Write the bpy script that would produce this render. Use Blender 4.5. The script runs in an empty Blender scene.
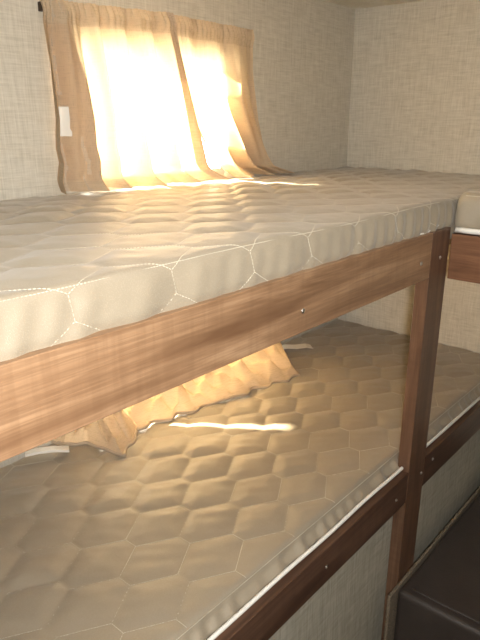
import bpy, bmesh, math, random
import numpy as np
from mathutils import Vector, Matrix
random.seed(4)
rng = np.random.default_rng(4)
SC = bpy.context.scene
COL = SC.collection

# ------------------------------------------------------------------ camera
cd = bpy.data.cameras.new('camera'); cam = bpy.data.objects.new('camera', cd); COL.objects.link(cam)
CP = Vector((-2.0551, -1.2232, 1.55))
F = Vector((0.72477, 0.61584, -0.30895)); R = Vector((0.64860, -0.76112, 0.00442)); U = Vector((0.23243, 0.20359, 0.95107))
M = Matrix((R, U, -F)).transposed().to_4x4(); M.translation = CP
cam.matrix_world = M
cd.sensor_fit = 'VERTICAL'; cd.sensor_height = 24; cd.lens = 24 * 607.7 / 640
cd.clip_start = 0.01
SC.camera = cam

# ------------------------------------------------------------------ world and lights
w = bpy.data.worlds.new('world'); SC.world = w; w.use_nodes = True
bg = w.node_tree.nodes['Background']; bg.inputs[0].default_value = (1.0, 0.93, 0.80, 1); bg.inputs[1].default_value = 7.5

def light(name, typ, loc, target, energy, color, **kw):
    l = bpy.data.lights.new(name, typ); l.energy = energy; l.color = color
    for k, v in kw.items(): setattr(l, k, v)
    o = bpy.data.objects.new(name, l); COL.objects.link(o); o.location = loc
    o.rotation_euler = (Vector(target) - Vector(loc)).to_track_quat('-Z', 'Y').to_euler()
    return o
SUN = Vector((0.75, -1.0, -0.80))
light('sun', 'SUN', (-1, 2, 3), tuple(Vector((-1, 2, 3)) + SUN), 36.0, (1.0, 0.84, 0.60), angle=math.radians(1.5))
# the flash of the camera, just above the lens, and an added fill light for the walls
light('flash_light', 'AREA', (-2.10, -1.28, 1.545), (-1.30, -0.62, 1.20), 8.2, (1.0, 0.96, 0.90), shape='DISK', size=0.05)
light('wall_fill_light', 'AREA', (-1.45, -0.92, 1.91), (-1.40, -0.9, 0.2), 0.8, (1.0, 0.95, 0.86), shape='DISK', size=0.30)

vs = SC.view_settings
vs.view_transform = 'Standard'; vs.look = 'None'; vs.gamma = 1.0; vs.use_curve_mapping = False; vs.exposure = 0.98

# ------------------------------------------------------------------ helpers
def tag(o, label=None, cat=None, group=None, kind=None):
    if label: o['label'] = label
    if cat: o['category'] = cat
    if group: o['group'] = group
    if kind: o['kind'] = kind
    return o
def empty(name, loc, label, cat, group=None):
    o = bpy.data.objects.new(name, None); COL.objects.link(o); o.location = loc; o.empty_display_size = .05
    return tag(o, label, cat, group)
def link(name, me, mat, parent=None, smooth=False):
    if mat: me.materials.append(mat)
    if smooth:
        for p in me.polygons: p.use_smooth = True
    o = bpy.data.objects.new(name, me); COL.objects.link(o)
    if parent:
        o.parent = parent
        o.matrix_parent_inverse = Matrix.Translation(parent.location).inverted()
    return o
def from_bm(name, bm, mat, parent=None, smooth=False):
    bmesh.ops.recalc_face_normals(bm, faces=bm.faces)
    me = bpy.data.meshes.new(name); bm.to_mesh(me); bm.free()
    return link(name, me, mat, parent, smooth)
def add_box(bm, lo, hi, bevel=0.0, seg=2):
    c = [(a + b) / 2 for a, b in zip(lo, hi)]; s = [b - a for a, b in zip(lo, hi)]
    r = bmesh.ops.create_cube(bm, size=1.0, matrix=Matrix.Translation(c) @ Matrix.Diagonal((*s, 1)))
    if bevel:
        es = {e for v in r['verts'] for e in v.link_edges}
        bmesh.ops.bevel(bm, geom=list(es), offset=bevel, segments=seg, profile=.5, affect='EDGES')
def box(name, lo, hi, mat, parent=None, bevel=0.0, seg=2):
    bm = bmesh.new(); add_box(bm, lo, hi, bevel, seg)
    return from_bm(name, bm, mat, parent)
def tube(bm, pts, r, n=8, cap=True):
    pts = [Vector(p) for p in pts]; rings = []
    for i, p in enumerate(pts):
        t = (pts[min(i + 1, len(pts) - 1)] - pts[max(i - 1, 0)]).normalized()
        a = t.cross(Vector((0, 0, 1)))
        if a.length < 1e-3: a = t.cross(Vector((1, 0, 0)))
        a.normalize(); b = t.cross(a)
        rr = r[i] if hasattr(r, '__len__') else r
        rings.append([bm.verts.new(p + rr * (math.cos(2 * math.pi * k / n) * a + math.sin(2 * math.pi * k / n) * b)) for k in range(n)])
    for A, B in zip(rings, rings[1:]):
        for k in range(n): bm.faces.new((A[k], A[(k + 1) % n], B[(k + 1) % n], B[k]))
    if cap:
        bm.faces.new(rings[0]); bm.faces.new(rings[-1][::-1])
def grid_mesh(name, V, mat, parent=None, closed_j=False, uv=None, caps=False):
    ni, nj = V.shape[:2]
    idx = np.arange(ni * nj).reshape(ni, nj)
    if closed_j:
        jn = np.roll(idx, -1, axis=1); a, b, c, d = idx[:-1], idx[1:], jn[1:], jn[:-1]
    else:
        a, b, c, d = idx[:-1, :-1], idx[1:, :-1], idx[1:, 1:], idx[:-1, 1:]
    faces = np.stack([a, b, c, d], -1).reshape(-1, 4).tolist()
    if caps:
        faces.append(idx[0][::-1].tolist()); faces.append(idx[-1].tolist())
    me = bpy.data.meshes.new(name)
    me.from_pydata(V.reshape(-1, 3).tolist(), [], faces); me.update()
    return link(name, me, mat, parent, smooth=True)

# ------------------------------------------------------------------ materials
class NT:
    def __init__(s, name):
        s.m = bpy.data.materials.new(name); s.m.use_nodes = True; s.t = s.m.node_tree; s.t.nodes.clear()
        s.out = s.n('ShaderNodeOutputMaterial')
    def n(s, typ, **kw):
        nd = s.t.nodes.new(typ)
        for k, v in kw.items():
            if k.startswith('_'): nd.inputs[k[1:]].default_value = v
            else: setattr(nd, k, v)
        return nd
    def l(s, a, b): s.t.links.new(a, b)
    def coord(s, scale=(1, 1, 1), rot=(0, 0, 0)):
        g = s.n('ShaderNodeTexCoord'); m = s.n('ShaderNodeMapping'); m.inputs['Scale'].default_value = scale; m.inputs['Rotation'].default_value = rot
        s.l(g.outputs['Object'], m.inputs[0]); return m.outputs[0]
    def noise(s, vec, scale, detail=3, rough=.5, dist=0):
        n = s.n('ShaderNodeTexNoise'); n.inputs['Scale'].default_value = scale; n.inputs['Detail'].default_value = detail
        n.inputs['Roughness'].default_value = rough; n.inputs['Distortion'].default_value = dist
        s.l(vec, n.inputs['Vector']); return n.outputs[0]
    def ramp(s, v, stops):
        r = s.n('ShaderNodeValToRGB'); e = r.color_ramp.elements
        while len(e) < len(stops): e.new(.5)
        for x, (p, c) in zip(e, stops): x.position = p; x.color = (*c, 1) if len(c) == 3 else c
        s.l(v, r.inputs[0]); return r.outputs[0]
    def math(s, op, a, b=None):
        n = s.n('ShaderNodeMath', operation=op)
        for i, x in enumerate((a, b)):
            if x is None: continue
            if isinstance(x, (int, float)): n.inputs[i].default_value = x
            else: s.l(x, n.inputs[i])
        return n.outputs[0]
    def mix(s, f, a, b, mode='MIX'):
        n = s.n('ShaderNodeMix', data_type='RGBA', blend_type=mode)
        for i, x in ((0, f), (6, a), (7, b)):
            if isinstance(x, (int, float)): n.inputs[i].default_value = x
            elif isinstance(x, tuple): n.inputs[i].default_value = (*x, 1)
            else: s.l(x, n.inputs[i])
        return n.outputs[2]
    def bump(s, h, strength=.3, dist=.001):
        b = s.n('ShaderNodeBump'); b.inputs['Strength'].default_value = strength; b.inputs['Distance'].default_value = dist
        s.l(h, b.inputs['Height']); return b.outputs[0]
    def bsdf(s, color, rough=.5, normal=None, **kw):
        p = s.n('ShaderNodeBsdfPrincipled')
        if isinstance(color, tuple): p.inputs['Base Color'].default_value = (*color, 1)
        else: s.l(color, p.inputs['Base Color'])
        if isinstance(rough, (int, float)): p.inputs['Roughness'].default_value = rough
        else: s.l(rough, p.inputs['Roughness'])
        if normal: s.l(normal, p.inputs['Normal'])
        for k, v in kw.items(): p.inputs[k].default_value = v
        return p.outputs[0]
    def done(s, sh): s.l(sh, s.out.inputs[0]); return s.m

def linen_wall(name, base, dark, light_, amt=1.0):
    t = NT(name)
    h = t.noise(t.coord((16, 16, 330)), 1.0, 4, .65)         # threads that run level
    v = t.noise(t.coord((330, 330, 14)), 1.0, 4, .65)        # upright threads
    w_ = t.math('ADD', t.math('MULTIPLY', h, .5), t.math('MULTIPLY', v, .5))
    slub = t.noise(t.coord((14, 14, 120)), 1.0, 3, .6)
    slub2 = t.noise(t.coord((120, 120, 12)), 1.0, 3, .6)
    s_ = t.math('ADD', t.math('MULTIPLY', slub, .5), t.math('MULTIPLY', slub2, .5))
    tot = t.math('ADD', t.math('MULTIPLY', w_, .62), t.math('MULTIPLY', s_, .38))
    c = t.ramp(tot, [(.5 - .10 * amt, dark), (.5, base), (.5 + .09 * amt, light_)])
    cl = t.noise(t.coord((1.5, 1.5, 1.5)), 1.0, 2)
    c = t.mix(t.math('MULTIPLY', cl, .25), c, tuple(x * .82 for x in base))
    return t.done(t.bsdf(c, .85, t.bump(w_, .35, .0012), **{'Specular IOR Level': .2}))

def wood(name, dark, mid, light_, rough=.38, axis='X'):
    t = NT(name)
    sc = {'X': (1.1, 14, 14), 'Y': (14, 1.1, 14), 'Z': (14, 14, 1.1)}[axis]
    sf = {'X': (9, 330, 330), 'Y': (330, 9, 330), 'Z': (330, 330, 9)}[axis]
    su = {'X': (60, 5, 5), 'Y': (5, 60, 5), 'Z': (5, 5, 60)}[axis]
    a = t.noise(t.coord(sc), 2.2, 5, .6, .9)
    f = t.noise(t.coord(sf), 1.0, 3, .6)
    u = t.noise(t.coord(su), 1.0, 4, .6)
    c = t.ramp(a, [(.28, dark), (.5, mid), (.72, light_)])
    c = t.mix(t.math('MULTIPLY', t.ramp(f, [(.40, (0, 0, 0)), (.62, (1, 1, 1))]), .38), c, dark)
    c = t.mix(t.math('MULTIPLY', t.ramp(u, [(.46, (0, 0, 0)), (.62, (1, 1, 1))]), .20), c, dark)
    return t.done(t.bsdf(c, rough, t.bump(f, .12, .0006), **{'Specular IOR Level': .45}))

def ticking(name, c0, c1, rough=.42):
    t = NT(name)
    co = t.coord((1, 1, 1))
    vo = t.n('ShaderNodeTexVoronoi'); vo.inputs['Scale'].default_value = 620; t.l(co, vo.inputs['Vector'])
    d = t.ramp(vo.outputs['Distance'], [(.12, (1, 1, 1)), (.42, (0, 0, 0))])
    n = t.noise(co, 5, 4, .6)
    base = t.mix(n, c0, c1)
    c = t.mix(t.math('MULTIPLY', d, .35), base, tuple(min(1, x * 1.28) for x in c1))
    b = t.math('ADD', d, t.math('MULTIPLY', t.noise(co, 55, 3), 1.3))
    return t.done(t.bsdf(c, rough, t.bump(b, .30, .0010), **{'Specular IOR Level': .5, 'Sheen Weight': .25, 'Sheen Roughness': .4}))

def cloth(name, col, trans, tcol, weave=700):
    t = NT(name)
    h = t.noise(t.coord((40, 40, weave)), 1.0, 2); v = t.noise(t.coord((weave, weave, 40)), 1.0, 2)
    wv = t.math('ADD', h, v)
    c = t.mix(t.ramp(wv, [(.8, (0, 0, 0)), (1.0, (1, 1, 1))]), tuple(x * .86 for x in col), tuple(min(1, x * 1.08) for x in col))
    nb = t.bump(wv, .25, .0006)
    d = t.n('ShaderNodeBsdfDiffuse'); t.l(c, d.inputs[0]); t.l(nb, d.inputs['Normal'])
    tr = t.n('ShaderNodeBsdfTranslucent'); tr.inputs[0].default_value = (*tcol, 1)
    mx = t.n('ShaderNodeMixShader'); mx.inputs[0].default_value = trans
    t.l(d.outputs[0], mx.inputs[1]); t.l(tr.outputs[0], mx.inputs[2])
    return t.done(mx.outputs[0])

def plain(name, col, rough=.5, **kw):
    t = NT(name); n = t.noise(t.coord((1, 1, 1)), 40, 3)
    c = t.mix(t.math('MULTIPLY', n, .3), col, tuple(x * .75 for x in col))
    return t.done(t.bsdf(c, rough, None, **kw))

M_WALL = linen_wall('linen_wallpaper', (.64, .60, .515), (.49, .455, .38), (.75, .715, .63), 1.15)
M_CEIL = linen_wall('ceiling_vinyl', (.76, .72, .63), (.66, .62, .52), (.83, .80, .72), .8)
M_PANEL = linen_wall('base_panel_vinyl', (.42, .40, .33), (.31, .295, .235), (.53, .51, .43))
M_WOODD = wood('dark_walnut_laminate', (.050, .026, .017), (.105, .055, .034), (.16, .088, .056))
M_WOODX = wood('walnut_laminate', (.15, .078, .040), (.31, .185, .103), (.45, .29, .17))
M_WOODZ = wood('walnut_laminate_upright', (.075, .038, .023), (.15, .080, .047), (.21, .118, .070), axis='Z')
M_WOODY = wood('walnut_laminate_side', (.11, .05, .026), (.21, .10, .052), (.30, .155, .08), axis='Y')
M_TICK = ticking('mattress_ticking', (.275, .232, .170), (.355, .308, .235))
M_THREAD = plain('quilting_thread', (.66, .61, .50), .5)
M_BIND = plain('white_binding', (.88, .87, .82), .55)
M_CURT = cloth('tan_curtain_cloth', (.58, .475, .35), .36, (1.0, .76, .46))
M_HEM = cloth('tan_curtain_hem', (.53, .43, .32), .10, (.9, .62, .36))
M_FOLD = cloth('tan_curtain_cloth_folded_over', (.56, .45, .32), .20, (1.0, .70, .40))
M_LABEL = plain('care_label_cloth', (.86, .83, .76), .7)
M_VINYL_T = NT('dark_vinyl')
_c = M_VINYL_T.coord((1, 1, 1)); _v = M_VINYL_T.n('ShaderNodeTexVoronoi'); _v.inputs['Scale'].default_value = 260; M_VINYL_T.l(_c, _v.inputs['Vector'])
M_VINYL = M_VINYL_T.done(M_VINYL_T.bsdf(M_VINYL_T.mix(M_VINYL_T.noise(_c, 14, 4), (.032, .025, .022), (.060, .048, .042)), .46, M_VINYL_T.bump(_v.outputs['Distance'], .35, .001)))
M_CARPET_T = NT('trim_carpet')
_c = M_CARPET_T.coord((1, 1, 1)); _n = M_CARPET_T.noise(_c, 420, 3, .7)
M_CARPET = M_CARPET_T.done(M_CARPET_T.bsdf(M_CARPET_T.ramp(_n, [(.35, (.11, .09, .065)), (.65, (.33, .26, .18))]), .95, M_CARPET_T.bump(_n, .9, .004)))
M_FLOOR = wood('floor_vinyl', (.10, .07, .05), (.16, .12, .085), (.22, .17, .12))
M_METAL = plain('screw_metal', (.62, .60, .56), .3, Metallic=1.0)
M_BRONZE = plain('bronze_rod', (.07, .045, .03), .4, Metallic=.6)
M_ALU = plain('window_frame_aluminium', (.55, .53, .50), .45, Metallic=.5)
M_CORE = plain('plywood', (.34, .24, .14), .7)
_g = NT('window_glass'); _gl = _g.n('ShaderNodeBsdfGlossy'); _gl.inputs['Roughness'].default_value = .02
_tr = _g.n('ShaderNodeBsdfTransparent'); _tr.inputs[0].default_value = (.96, .97, .96, 1)
_mx = _g.n('ShaderNodeMixShader'); _mx.inputs[0].default_value = .05
_g.l(_tr.outputs[0], _mx.inputs[1]); _g.l(_gl.outputs[0], _mx.inputs[2])
M_GLASS = _g.done(_mx.outputs[0])

# ------------------------------------------------------------------ the room
ZC = 1.929; XL = -2.75; YB = -2.45; T = .04
WIN = [(-1.205, -.685, 1.405, 1.735), (-1.30, -.60, .838, 1.170)]
def structure(o): o['kind'] = 'structure'; return o
bm = bmesh.new()
xa, xb = XL, T
zs = [0, WIN[1][2], WIN[1][3], WIN[0][2], WIN[0][3], ZC + .04]
for k in range(5):
    hole = WIN[1] if k == 1 else WIN[0] if k == 3 else None
    if hole:
        add_box(bm, (xa, 0, zs[k]), (hole[0], T, zs[k + 1])); add_box(bm, (hole[1], 0, zs[k]), (xb, T, zs[k + 1]))
    else: add_box(bm, (xa, 0, zs[k]), (xb, T, zs[k + 1]))
structure(from_bm('wall_left', bm, M_WALL))
structure(box('wall_right', (0, YB, 0), (T, 0, ZC + .04), M_WALL))
structure(box('wall_rear', (XL - T, YB - T, 0), (XL, T, ZC + .04), M_WALL))
structure(box('wall_front', (XL, YB - T, 0), (T, YB, ZC + .04), M_WALL))
structure(box('ceiling', (XL, YB, ZC), (0, 0, ZC + .03), M_CEIL))
structure(box('floor', (XL - T, YB - T, -.04), (T, T, 0), M_FLOOR))
for i, (x0, x1, z0, z1) in enumerate(WIN):
    bm = bmesh.new(); f = .018
    add_box(bm, (x0, .004, z0), (x1, .036, z0 + f)); add_box(bm, (x0, .004, z1 - f), (x1, .036, z1))
    add_box(bm, (x0, .004, z0 + f), (x0 + f, .036, z1 - f)); add_box(bm, (x1 - f, .004, z0 + f), (x1, .036, z1 - f))
    wf = structure(from_bm('window_%d' % (i + 1), bm, M_ALU))
    box('window_pane', (x0 + f, .019, z0 + f), (x1 - f, .022, z1 - f), M_GLASS, wf)

# ------------------------------------------------------------------ bunk frame
W = .72
XP, PA, PB = -.849, .091, .0294
XE = -2.12
bunk = empty('bunk_bed', (-1.0, -.36, 0), 'built-in walnut-coloured two-level bunk frame with long upper rail and post', 'bunk bed')
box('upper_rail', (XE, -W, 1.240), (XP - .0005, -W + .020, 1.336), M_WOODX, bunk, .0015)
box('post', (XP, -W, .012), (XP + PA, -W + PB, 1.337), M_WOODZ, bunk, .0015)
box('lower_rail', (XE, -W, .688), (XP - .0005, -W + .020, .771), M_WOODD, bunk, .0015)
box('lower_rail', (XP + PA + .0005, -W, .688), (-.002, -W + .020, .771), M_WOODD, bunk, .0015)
box('sleeping_deck', (XE, -W + .032, 1.283), (-.002, -.002, 1.298), M_CORE, bunk)
box('sleeping_deck', (XE, -W + .032, .690), (-.002, -.002, .703), M_CORE, bunk)
box('base_panel', (XE, -W + .031, .004), (-.002, -W + .039, .689), M_PANEL, bunk)
box('end_panel', (XE - .02, -W, .004), (XE, -.002, 1.40), M_WOODY, bunk)
def screw(p, parent, axis='y', r=.0042):
    bm = bmesh.new()
    bmesh.ops.create_uvsphere(bm, u_segments=14, v_segments=8, radius=1, matrix=Matrix.Translation(p) @ (Matrix.Diagonal((r, r * .5, r, 1)) if axis == 'y' else Matrix.Diagonal((r * .5, r, r, 1))))
    add_box(bm, (p[0] - r * .55, p[1] - r * .54, p[2] - r * .1), (p[0] + r * .55, p[1] - r * .45, p[2] + r * .1))
    return from_bm('screw', bm, M_METAL, parent, True)
for x, z in ((-1.314, 1.276), (-.896, 1.279), (-.802, 1.277), (-.906, .726), (-.71, .745), (-.775, .735), (-1.20, .728)):
    screw((x, -W - .0005, z), bunk)

side = empty('side_bunk', (-.38, -1.3, 1.2), 'short walnut-coloured cross rail and deck of the side bunk, right of the post', 'bunk bed')
box('rail', (-.759, -2.2, 1.223), (-.741, -W - .0035, 1.323), M_WOODY, side, .0015)
box('sleeping_deck', (-.7405, -2.2, 1.27), (-.002, -W - .0035, 1.322), M_CORE, side)

# ------------------------------------------------------------------ mattresses
QA, QB, QE = .0725, .0710, .029
def quilt_dist(x, y, ax, ay):
    """distance to the nearest stitched edge of the quilting (long hexagons)"""
    px, py = x - ax, y - ay
    i0 = np.floor(px / QA); j0 = np.floor(py / QB)
    best = np.full(x.shape, 9.)
    def seg(x0, y0, x1, y1):
        dx, dy = x1 - x0, y1 - y0
        t = np.clip(((px - x0) * dx + (py - y0) * dy) / (dx * dx + dy * dy), 0, 1)
        return np.hypot(px - x0 - t * dx, py - y0 - t * dy)
    for di in range(-1, 3):
        for dj in range(-1, 3):
            i, j = i0 + di, j0 + dj
            ok = ((i + j) % 2 == 0)
            nx, ny = i * QA, j * QB
            d = np.minimum(seg(nx, ny, nx, ny + QE), np.minimum(seg(nx, ny, nx + QA, ny - QB + QE), seg(nx, ny, nx - QA, ny - QB + QE)))
            best = np.where(ok, np.minimum(best, d), best)
    return best
def sines(x, y, seed, n, fx, fy):
    r = np.random.default_rng(seed); o = 0
    for _ in range(n):
        a = r.uniform(.5, 1.5) * fx * r.choice([-1, 1]); b = r.uniform(-1, 1) * fy
        o = o + np.sin(a * x + b * y + r.uniform(0, 6.28)) / n ** .5
    return o

class Mattress:
    def __init__(s, L0, L1, prof, ax, ay, puff, seed, side_puff=.5, wr=.0025, r_end=.02, sag=.0, micro=.0004):
        s.micro = micro
        s.L0, s.L1 = L0, L1; s.ax, s.ay, s.puff, s.seed, s.sp, s.wr, s.re, s.sag = ax, ay, puff, seed, side_puff, wr, r_end, sag
        # prof: (y, z) closed outline: back top -> front top edge (index fe) -> front bottom -> back bottom
        P, fe = prof
        P = np.array(P, float); s.P = P
        d = np.r_[0, np.cumsum(np.hypot(*np.diff(P, axis=0).T))]
        s.d = d - d[fe]                       # 0 at the front top edge
        s.c = (P.min(0) + P.max(0)) / 2; s.h = (P.max(0) - P.min(0)) / 2
    def at(s, x, q, lift=0.):
        x, q = np.broadcast_arrays(np.asarray(x, float), np.asarray(q, float))
        y = np.interp(q, s.d, s.P[:, 0]); z = np.interp(q, s.d, s.P[:, 1]); e = .006
        ty = np.interp(q + e, s.d, s.P[:, 0]) - np.interp(q - e, s.d, s.P[:, 0]); tz = np.interp(q + e, s.d, s.P[:, 1]) - np.interp(q - e, s.d, s.P[:, 1])
        n = np.hypot(ty, tz) + 1e-9; ny, nz = tz / n, -ty / n
        top = np.clip(-q / .02, 0, 1)
        yp = s.P[s.d.searchsorted(0.), 0] - q
        dist = quilt_dist(x, yp, s.ax, s.ay)
        h = np.clip(dist / .030, 0, 1) ** .62
        h = s.puff * h * (.75 + .25 * sines(x, yp, s.seed, 4, 20, 20)) * (.80 + .75 * np.exp(-((yp + .27) / .17) ** 2))   # the middle is less flattened than the rim
        h = h * np.where(q < 0, np.clip(-q / .03, 0, 1) ** .5, s.sp * np.clip(q / .02, 0, 1) ** .5)
        h = h + np.where(q < 0, s.micro * sines(x * 1.0, yp * 1.0, s.seed + 1, 9, 120, 160) * (.3 + top * .7) * np.clip(dist / .012, 0, 1), 0)
        h = h + s.wr * np.clip(q / .012, 0, 1) * sines(x + .45 * np.clip(q, 0, 1), q * 0, s.seed + 2, 7, 125, 0)
        h = h + .0018 * sines(x, q, s.seed + 3, 4, 9, 6) * np.exp(-np.abs(q) / .12)
        h = h - s.sag * np.exp(-((yp + .30) / .25) ** 2)
        h = h + lift
        outer = (q > s.d[0] + .004) & (q < s.dmax)
        h = np.where(outer, h, 0)
        y = y + ny * h; z = z + nz * h
        dd = np.minimum(x - s.L0, s.L1 - x); k = np.clip(1 - dd / s.re, 0, 1); ins = s.re * (1 - np.sqrt(np.clip(1 - k * k, 0, 1)))
        y = s.c[0] + (y - s.c[0]) * (1 - ins / s.h[0]); z = s.c[1] + (z - s.c[1]) * (1 - np.minimum(ins / s.h[1], .9))
        return np.stack([x + 0 * y, y, z], -1)
    def build(s, name, parent, step=.005, botindex=None):
        s.dmax = s.d[botindex] - .002
        n = int((s.L1 - s.L0) / step)
        k = np.linspace(0, 1, 9)[:-1] ** 1.5 * s.re * .9
        xs = np.r_[s.L0 + k, np.linspace(s.L0 + s.re, s.L1 - s.re, n), (s.L1 - k)[::-1]]
        qs = np.r_[np.arange(s.d[0], s.d[botindex], .0045), np.linspace(s.d[botindex], s.d[-1], 6)]
        V = s.at(xs[:, None], qs[None, :])
        return grid_mesh(name, V, M_TICK, parent, closed_j=True, caps=True)
    def stitches(s, parent, lo, hi, qmax, name='quilt_stitching', r=.00062):
        bm_v, bm_f = [], []
        ylo = s.P[s.d.searchsorted(0.), 0]
        def run(x0, y0, x1, y1):
            L = math.hypot(x1 - x0, y1 - y0); k = int(L / .0046)
            for a in range(k):
                u0, u1 = (a + .10) / k, (a + .82) / k
                xa_, ya_, xb_, yb_ = x0 + (x1 - x0) * u0, y0 + (y1 - y0) * u0, x0 + (x1 - x0) * u1, y0 + (y1 - y0) * u1
                if min(xa_, xb_) < s.L0 + .01 or max(xa_, xb_) > s.L1 - .01: continue
                qa, qb = ylo - ya_, ylo - yb_
                if max(qa, qb) > qmax or min(qa, qb) < s.d[0] + .02: continue
                segs.append((xa_, qa, xb_, qb))
        segs = []
        for i in range(int((s.L0 - s.ax) / QA) - 2, int((s.L1 - s.ax) / QA) + 3):
            for j in range(-14, 16):
                if (i + j) % 2: continue
                nx, ny = s.ax + i * QA, s.ay + j * QB
                run(nx, ny, nx, ny + QE); run(nx, ny, nx + QA, ny - QB + QE); run(nx, ny, nx - QA, ny - QB + QE)
        # seam along the front top edge
        for a in np.arange(s.L0 + .02, s.L1 - .02, .0046): segs.append((a, .0, a + .0036, .0))
        S = np.array(segs)
        A = s.at(S[:, 0], S[:, 1], .0003); B = s.at(S[:, 2], S[:, 3], .0003)
        t = B - A; t /= np.linalg.norm(t, axis=1, keepdims=True) + 1e-9
        n = s.at(S[:, 0], S[:, 1], .002) - A; n /= np.linalg.norm(n, axis=1, keepdims=True) + 1e-9
        b = np.cross(t, n)
        V = np.stack([A + b * r, A + n * r, A - b * r, A - n * r, B + b * r, B + n * r, B - b * r, B - n * r], 1).reshape(-1, 3)
        f0 = [(0, 1, 5, 4), (1, 2, 6, 5), (2, 3, 7, 6), (3, 0, 4, 7), (3, 2, 1, 0), (4, 5, 6, 7)]
        F_ = (np.arange(len(S))[:, None, None] * 8 + np.array(f0)[None]).reshape(-1, 4).tolist()
        me = bpy.data.meshes.new(name); me.from_pydata(V.tolist(), [], F_); me.update()
        return link(name, me, M_THREAD, parent, True)

def profile(yb, yf, zt, yside, zside, zbot, r=.012, n=5, rb=.012):
    """back bottom corner -> back top -> front top edge -> down the side -> bottom; returns outline, index of the edge, index of the front bottom"""
    P = [(yb, zbot)] + [(yb - rb * (1 - math.cos(a)) , zt - rb * (1 - math.sin(a))) for a in np.linspace(0, math.pi / 2, 5)]
    # front top corner arc
    arc = []
    for a in np.linspace(0, math.pi / 2, 2 * n + 1):
        arc.append((yf + r - r * math.sin(a), zt - r + r * math.cos(a)))
    fe = len(P) + n
    P += arc
    P += [(yf + (yside - yf) * .5, (zt - r + zside) / 2 + .0), (yside, zside), (yside + .006, zbot + .004)]
    bi = len(P) - 1
    P += [(yside + .012, zbot)]
    return (P, fe), bi
def binding(name, pts, r, parent):
    bm = bmesh.new(); tube(bm, pts, r, 10); return from_bm(name, bm, M_BIND, parent, True)

AX, AY = -1.529, -.531
# upper
m_up = empty('mattress', (-1.05, -.36, 1.30), 'beige quilted mattress on the upper bunk, under the curtained window', 'mattress')
pr, bi = profile(-.012, -.700, 1.392, -.710, 1.345, 1.3005, r=.010)
UP = Mattress(-2.10, -.006, pr, AX + .035, AY + .01, .0068, 11, side_puff=1.0, wr=.0018)
UP.build('mattress_body', m_up, botindex=bi); UP.stitches(m_up, 0, 0, .058)
xs = np.linspace(-2.09, -.765, 90)
binding('white_binding', [(x, -.706, 1.329 + .016 * max(0, min(1, (x + .93) / .12)) + .001 * math.sin(x * 31)) for x in xs], .0055, m_up)
# lower
m_lo = empty('mattress', (-1.05, -.36, .703), 'grey-beige quilted mattress on the lower bunk with bunched curtain lying on it', 'mattress')
pr, bi = profile(-.012, -.676, .795, -.692, .772, .7055, r=.012)
LO = Mattress(-2.10, -.006, pr, AX, AY, .0065, 23, side_puff=.15, wr=.0030)
LO.build('mattress_body', m_lo, botindex=bi); LO.stitches(m_lo, 0, 0, .0)
xs = np.linspace(-2.09, -.02, 130)
binding('white_binding', [(x, -.7015 + .0006 * math.sin(x * 17), .7768 + .0008 * math.sin(x * 23)) for x in xs], .0040, m_lo)
# side bunk: front looks towards -x; built along its own length, then turned
m_sd = empty('mattress', (0, 0, 0), 'grey-beige mattress end on the side bunk, right of the post', 'mattress')
pr, bi = profile(-.012, -.742, 1.409, -.748, 1.343, 1.3245, r=.022)
SD = Mattress(-.0, 1.45, pr, .04, .01, .004, 37, side_puff=.3, wr=.0012, r_end=.018)
b1 = SD.build('mattress_body', m_sd, botindex=bi); b2 = SD.stitches(m_sd, 0, 0, .0)
b3 = binding('white_binding', [(.012 + t_, -.752, 1.3315) for t_ in np.linspace(0, 1.42, 60)], .0062, m_sd)
# local (x along length, -y = front)  ->  world (y = -(x) - .727, x = y)
TM = Matrix(((0, 1, 0, 0), (-1, 0, 0, -.7165), (0, 0, 1, 0), (0, 0, 0, 1)))
for o in (b1, b2, b3): o.data.transform(TM)

# sewn-in tags lying on the lower mattress
def ribbon(name, pts, wid, mat, parent, th=.0012):
    bm = bmesh.new(); rows = []
    for i, p in enumerate(pts):
        p = Vector(p); t = (Vector(pts[min(i + 1, len(pts) - 1)]) - Vector(pts[max(i - 1, 0)])); t.z = 0; t.normalize()
        b = Vector((-t.y, t.x, 0)) * wid / 2
        rows.append([bm.verts.new(p + b), bm.verts.new(p - b), bm.verts.new(p - b + Vector((0, 0, th))), bm.verts.new(p + b + Vector((0, 0, th)))])
    for A, B in zip(rows, rows[1:]):
        for k in range(4): bm.faces.new((A[k], A[(k + 1) % 4], B[(k + 1) % 4], B[k]))
    bm.faces.new(rows[0]); bm.faces.new(rows[-1][::-1])
    return from_bm(name, bm, mat, parent)
tg = ribbon('mattress_tag', [(-.470, -.045, .808), (-.445, -.068, .812), (-.42, -.088, .809), (-.395, -.115, .813), (-.380, -.128, .808)], .040, M_LABEL, m_lo)
tg['label'] = 'small pale tag lying beside the curtain end'
tg = ribbon('mattress_tag', [(-1.425, -.035, .811), (-1.40, -.055, .816), (-1.37, -.075, .815), (-1.345, -.090, .809)], .02, M_LABEL, m_lo, .006)
tg['label'] = 'small pale folded tag near the bunched curtain'

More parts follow.
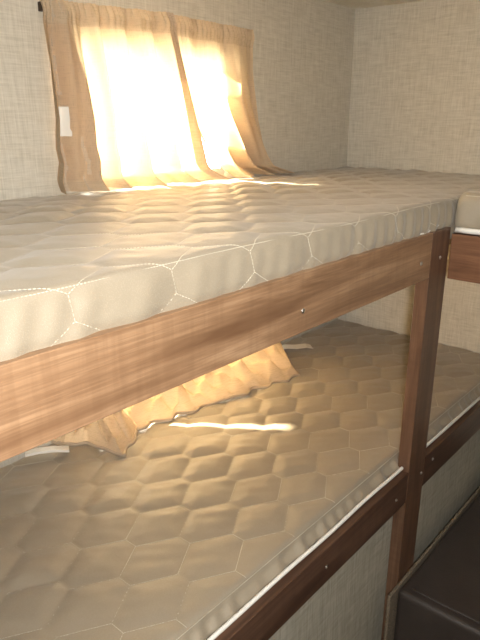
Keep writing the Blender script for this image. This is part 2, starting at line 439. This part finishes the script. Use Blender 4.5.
# ------------------------------------------------------------------ curtains
def lerp_tab(v, tab):
    t = np.array(tab, float); return np.interp(v, t[:, 0], t[:, 1])
def curtain(name, label, x_left, x_right, z_top, z_bot, yfun, parent_loc, nu=170, nv=120, group=None):
    o = empty(name, parent_loc, label, 'curtain', group)
    u = np.linspace(0, 1, nu)[:, None]; v = np.linspace(0, 1, nv)[None, :]
    xl = lerp_tab(v, x_left); xr = lerp_tab(v, x_right)
    zt = lerp_tab(u, z_top); zb = lerp_tab(u, z_bot)
    X = xl + (xr - xl) * u; Z = zt + (zb - zt) * v
    Y = yfun(u, v, X, Z)
    V = np.stack([X + 0 * Y, Y, Z + 0 * Y], -1)
    me = grid_mesh('curtain_cloth', V, M_CURT, o).data; me.materials.append(M_FOLD)
    mi = np.zeros((nu - 1, nv - 1), int); mi[:, :int(.12 * nv)] = 1; mi[:, int(.945 * nv):] = 1     # rod pocket and hem are doubled
    me.polygons.foreach_set('material_index', mi.ravel().tolist())
    return o, V
def hem_strip(name, V, sel_u0, sel_u1, off, parent, mat=M_HEM, v0=0, v1=None):
    """a doubled hem sewn on the cloth between two columns (per row) of the cloth grid"""
    nu, nv = V.shape[:2]; v1 = v1 or nv
    rows = []
    for j in range(v0, v1):
        a, b = sel_u0(j / (nv - 1)), sel_u1(j / (nv - 1))
        rows.append([V[min(nu - 1, int(round(t * (nu - 1)))), j] + np.array(off) for t in np.linspace(a, b, 10)])
    return grid_mesh(name, np.array(rows), mat, parent)

def rod(z, x0, x1, label):
    o = empty('curtain_rod', ((x0 + x1) / 2, -.03, z), label, 'curtain rod')
    bm = bmesh.new(); tube(bm, [(x0, -.014, z), (x1, -.014, z)], .0045, 12); from_bm('rod', bm, M_BRONZE, o, True)
    for x in (x0, x1):
        bm = bmesh.new(); add_box(bm, (x - .004, -.020, z - .009), (x + .004, -.0005, z + .009), .001); from_bm('bracket', bm, M_BRONZE, o)
rod(1.776, -1.262, -.596, 'thin dark curtain rod with end brackets above the upper window')
bm = bmesh.new(); tube(bm, [(-1.30, -.014, 1.138), (-.42, -.014, 1.138)], .0045, 12)
for x in (-1.30, -.42): add_box(bm, (x - .004, -.020, 1.129), (x + .004, -.0005, 1.147), .001)
structure(from_bm('lower_curtain_rod', bm, M_BRONZE, None, False))  # curtain rod and brackets of the lower window, unseen behind the upper bunk

def gather(u, v, n, amp, seed, ph=0):
    r = np.random.default_rng(seed)
    f = amp * np.sin(2 * math.pi * n * (u + .02 * np.sin(9 * u + seed)) + ph + .8 * np.sin(2.2 * v + seed))
    f = f + amp * .5 * np.sin(2 * math.pi * n * 1.73 * u + 1.3 * seed + 1.1 * v)
    return f
def shirr(u, v, X, n):
    """tight gathers of the rod pocket, dying out downwards"""
    k = np.exp(-v / .10)
    return k * .0045 * np.sin(2 * math.pi * n * u + 2 * np.sin(5 * u)) + np.exp(-((v - .055) / .035) ** 2) * -.006

def yl(u, v, X, Z):
    amp = .005 + .024 * v ** .7
    y = -.030 - .012 * v + gather(u, v, 5.2, 1, 3) * amp * (1 - .5 * np.exp(-((u - 1) / .1) ** 2))
    y = y - .016 * np.exp(-((u - .12) / .10) ** 2) * v          # the left edge stands off the wall
    y = y - .050 * np.clip((v - .93) / .07, 0, 1) ** 1.5 * (.35 + .65 * u)           # bottom pushed out on the mattress
    y = y - .020 * np.exp(-((u - .97) / .07) ** 2) * (.3 + v)
    return np.minimum(y + shirr(u, v, X, 26), np.where(v < .09, -.0215, -.006) + 0 * y)
cl, VL = curtain('curtain', 'left tan curtain panel of the upper window with a white care label', 
    [(0, -1.279), (.35, -1.277), (.60, -1.278), (.70, -1.284), (.76, -1.287), (.84, -1.282), (1, -1.296)], [(0, -.918), (.25, -.895), (.6, -.862), (.9, -.835), (1, -.800)],
    [(0, 1.787), (1, 1.803)], [(0, 1.403), (.3, 1.404), (.6, 1.404), (1, 1.406)], yl, (-1.09, -.03, 1.40))
hem_strip('side_hem', VL, lambda v: 0, lambda v: .155 + .14 * v, (0, .0016, 0), cl)['label'] = 'plain doubled hem along the outer edge'
hem_strip('side_hem', VL, lambda v: .925 , lambda v: 1, (0, -.0016, 0), cl)['label'] = 'narrow doubled hem beside the middle gap'

def yr(u, v, X, Z):
    amp = .004 + .016 * v
    y = -.024 - .006 * v + gather(u, v, 3.3, 1, 8, 1.) * amp
    y = y - .014 * np.exp(-((u - .80) / .16) ** 2) * v
    y = y - .045 * np.clip((v - .90) / .10, 0, 1) ** 1.5 * (.3 + .7 * (1 - u))
    y = y - .022 * np.exp(-((u - .03) / .07) ** 2) * v
    return np.minimum(y + shirr(u, v, X, 24), np.where(v < .09, -.0215, -.006) + 0 * y)
cr, VR = curtain('curtain', 'right tan curtain panel of the upper window, swept open at its lower left',
    [(0, -.930), (.3, -.905), (.55, -.868), (.66, -.838), (.80, -.800), (.92, -.755), (1, -.735)], [(0, -.596), (.3, -.590), (.6, -.560), (.85, -.520), (.94, -.495), (1, -.40)],
    [(0, 1.802), (1, 1.800)], [(0, 1.402), (.3, 1.402), (1, 1.400)], yr, (-.75, -.03, 1.40))
hem_strip('side_hem', VR, lambda v: 0, lambda v: .05, (0, -.0014, 0), cr)['label'] = 'narrow doubled hem along the inner edge'

# care label on the left panel, following the cloth
def on_cloth(V, u, v, off=-.003):
    return V[int(u * (V.shape[0] - 1)), int(v * (V.shape[1] - 1))] + np.array((0, off, 0))
rows = [[on_cloth(VL, u + .012 * (v - .55), v, -.004) for u in np.linspace(.035, .105, 5)] for v in np.linspace(.545, .70, 8)]
grid_mesh('care_label', np.array(rows), M_LABEL, cl)

# lower window: cloth hangs from the rod, then spills forward on to the mattress
def spill_curtain(label, rodx0, rodx1, foot, loc, seed, group=None, nu=150, nv=150, lift=.0):
    o = empty('curtain', loc, label, 'curtain', group)
    foot = np.array(foot, float)            # (u, x, y) of the bottom edge on the mattress
    u = np.linspace(0, 1, nu)[:, None]; v = np.linspace(0, 1, nv)[None, :]
    fx = np.interp(u, foot[:, 0], foot[:, 1]); fy = np.interp(u, foot[:, 0], foot[:, 2])
    rx = rodx0 + (rodx1 - rodx0) * u
    vb = .62                                # where the cloth leaves the wall
    hang = np.clip(v / vb, 0, 1); lay = np.clip((v - vb) / (1 - vb), 0, 1)
    X = rx + (fx - rx) * (.25 * hang + .75 * lay)
    Y = -.032 - .012 * hang + (fy + .044) * lay ** .9
    ztop = 1.150 + .005 * np.sin(38 * u + seed) + .005 * np.sin(17 * u + 2 * seed)
    Z = ztop + (.885 - ztop) * hang + (.805 - .885) * lay ** .75
    g = gather(u, v, 4.5, 1, seed)
    crk = sines(X * 1., Y * 1.2 + Z * .6, seed + 40, 8, 62, 75)
    Y = Y + g * .007 * (1 - lay) + .006 * crk * lay
    Z = Z + (np.abs(g) * .010 + .013 * crk + .010) * np.sin(math.pi * np.clip(lay, 0, 1)) ** .8
    Z = np.maximum(Z, .8055 + lift)
    Y = np.minimum(Y, -.008)
    V = np.stack([X + 0 * Z, Y + 0 * Z, Z], -1)
    grid_mesh('curtain_cloth', V, M_CURT, o)
    me = o.children[0].data; me.materials.append(M_FOLD)
    mi = np.zeros(len(me.polygons), int).reshape(nu - 1, nv - 1); mi[:, int(.72 * nv):] = 1
    me.polygons.foreach_set('material_index', mi.ravel().tolist())
    bm = bmesh.new(); tube(bm, [V[i, nv - 1] * (1, 1, 0) + np.array((0, -.001, .8035 + lift + .0012 * math.sin(i * .35))) for i in range(nu)], .0042, 8)
    from_bm('bottom_hem', bm, M_HEM, o, True)
    return o, V
spill_curtain('left tan curtain of the lower window, bunched in a crumpled lump on the lower mattress', -1.30, -1.190,
    [(0, -1.345, -.012), (.25, -1.33, -.055), (.42, -1.290, -.095), (.62, -1.272, -.195), (.80, -1.225, -.175), (.93, -1.160, -.120), (1, -1.150, -.10)], (-1.24, -.05, .80), 5, lift=.001)
spill_curtain('right tan curtain of the lower window, its hem spread across the lower mattress', -1.160, -.50,
    [(0, -1.170, -.118), (.25, -.99, -.155), (.5, -.84, -.185), (.75, -.70, -.212), (.90, -.605, -.232), (.96, -.56, -.17), (1, -.47, -.075)], (-.85, -.05, .80), 9)

# ------------------------------------------------------------------ trim and bench
structure(box('trim_1', (-.905, -W - .010, 0), (-.002, -W - .0015, .457), M_CARPET, None, .002))
bench = empty('bench_seat', (-.4, -1.3, 0), 'dark brown vinyl bench seat in the corner below the bunks', 'bench')
def cushion(name, lo, hi, r, mat, parent, seed, amp=.003):
    bm = bmesh.new(); add_box(bm, lo, hi)
    bmesh.ops.bevel(bm, geom=bm.edges[:], offset=r, segments=5, profile=.55, affect='EDGES')
    bmesh.ops.subdivide_edges(bm, edges=[e for e in bm.edges if e.calc_length() > .12], cuts=24, use_grid_fill=True)
    for v in bm.verts:
        v.co += v.normal * float(amp * sines(v.co.x * 1., v.co.y * 1. + v.co.z, seed, 6, 16, 16))
    return from_bm(name, bm, mat, parent, True)
cushion('seat_cushion', (-.878, -2.1, .262), (-.006, -W - .0125, .460), .016, M_VINYL, bench, 3, .0022)
box('seat_base', (-.868, -2.1, .002), (-.006, -W - .014, .258), M_VINYL, bench, .003)
bm = bmesh.new()
tube(bm, [(-.850, y, .4605 + .001 * math.sin(y * 40)) for y in np.linspace(-.76, -2.06, 60)], .0034, 8)
from_bm('seam_piping', bm, M_VINYL, bench, True)
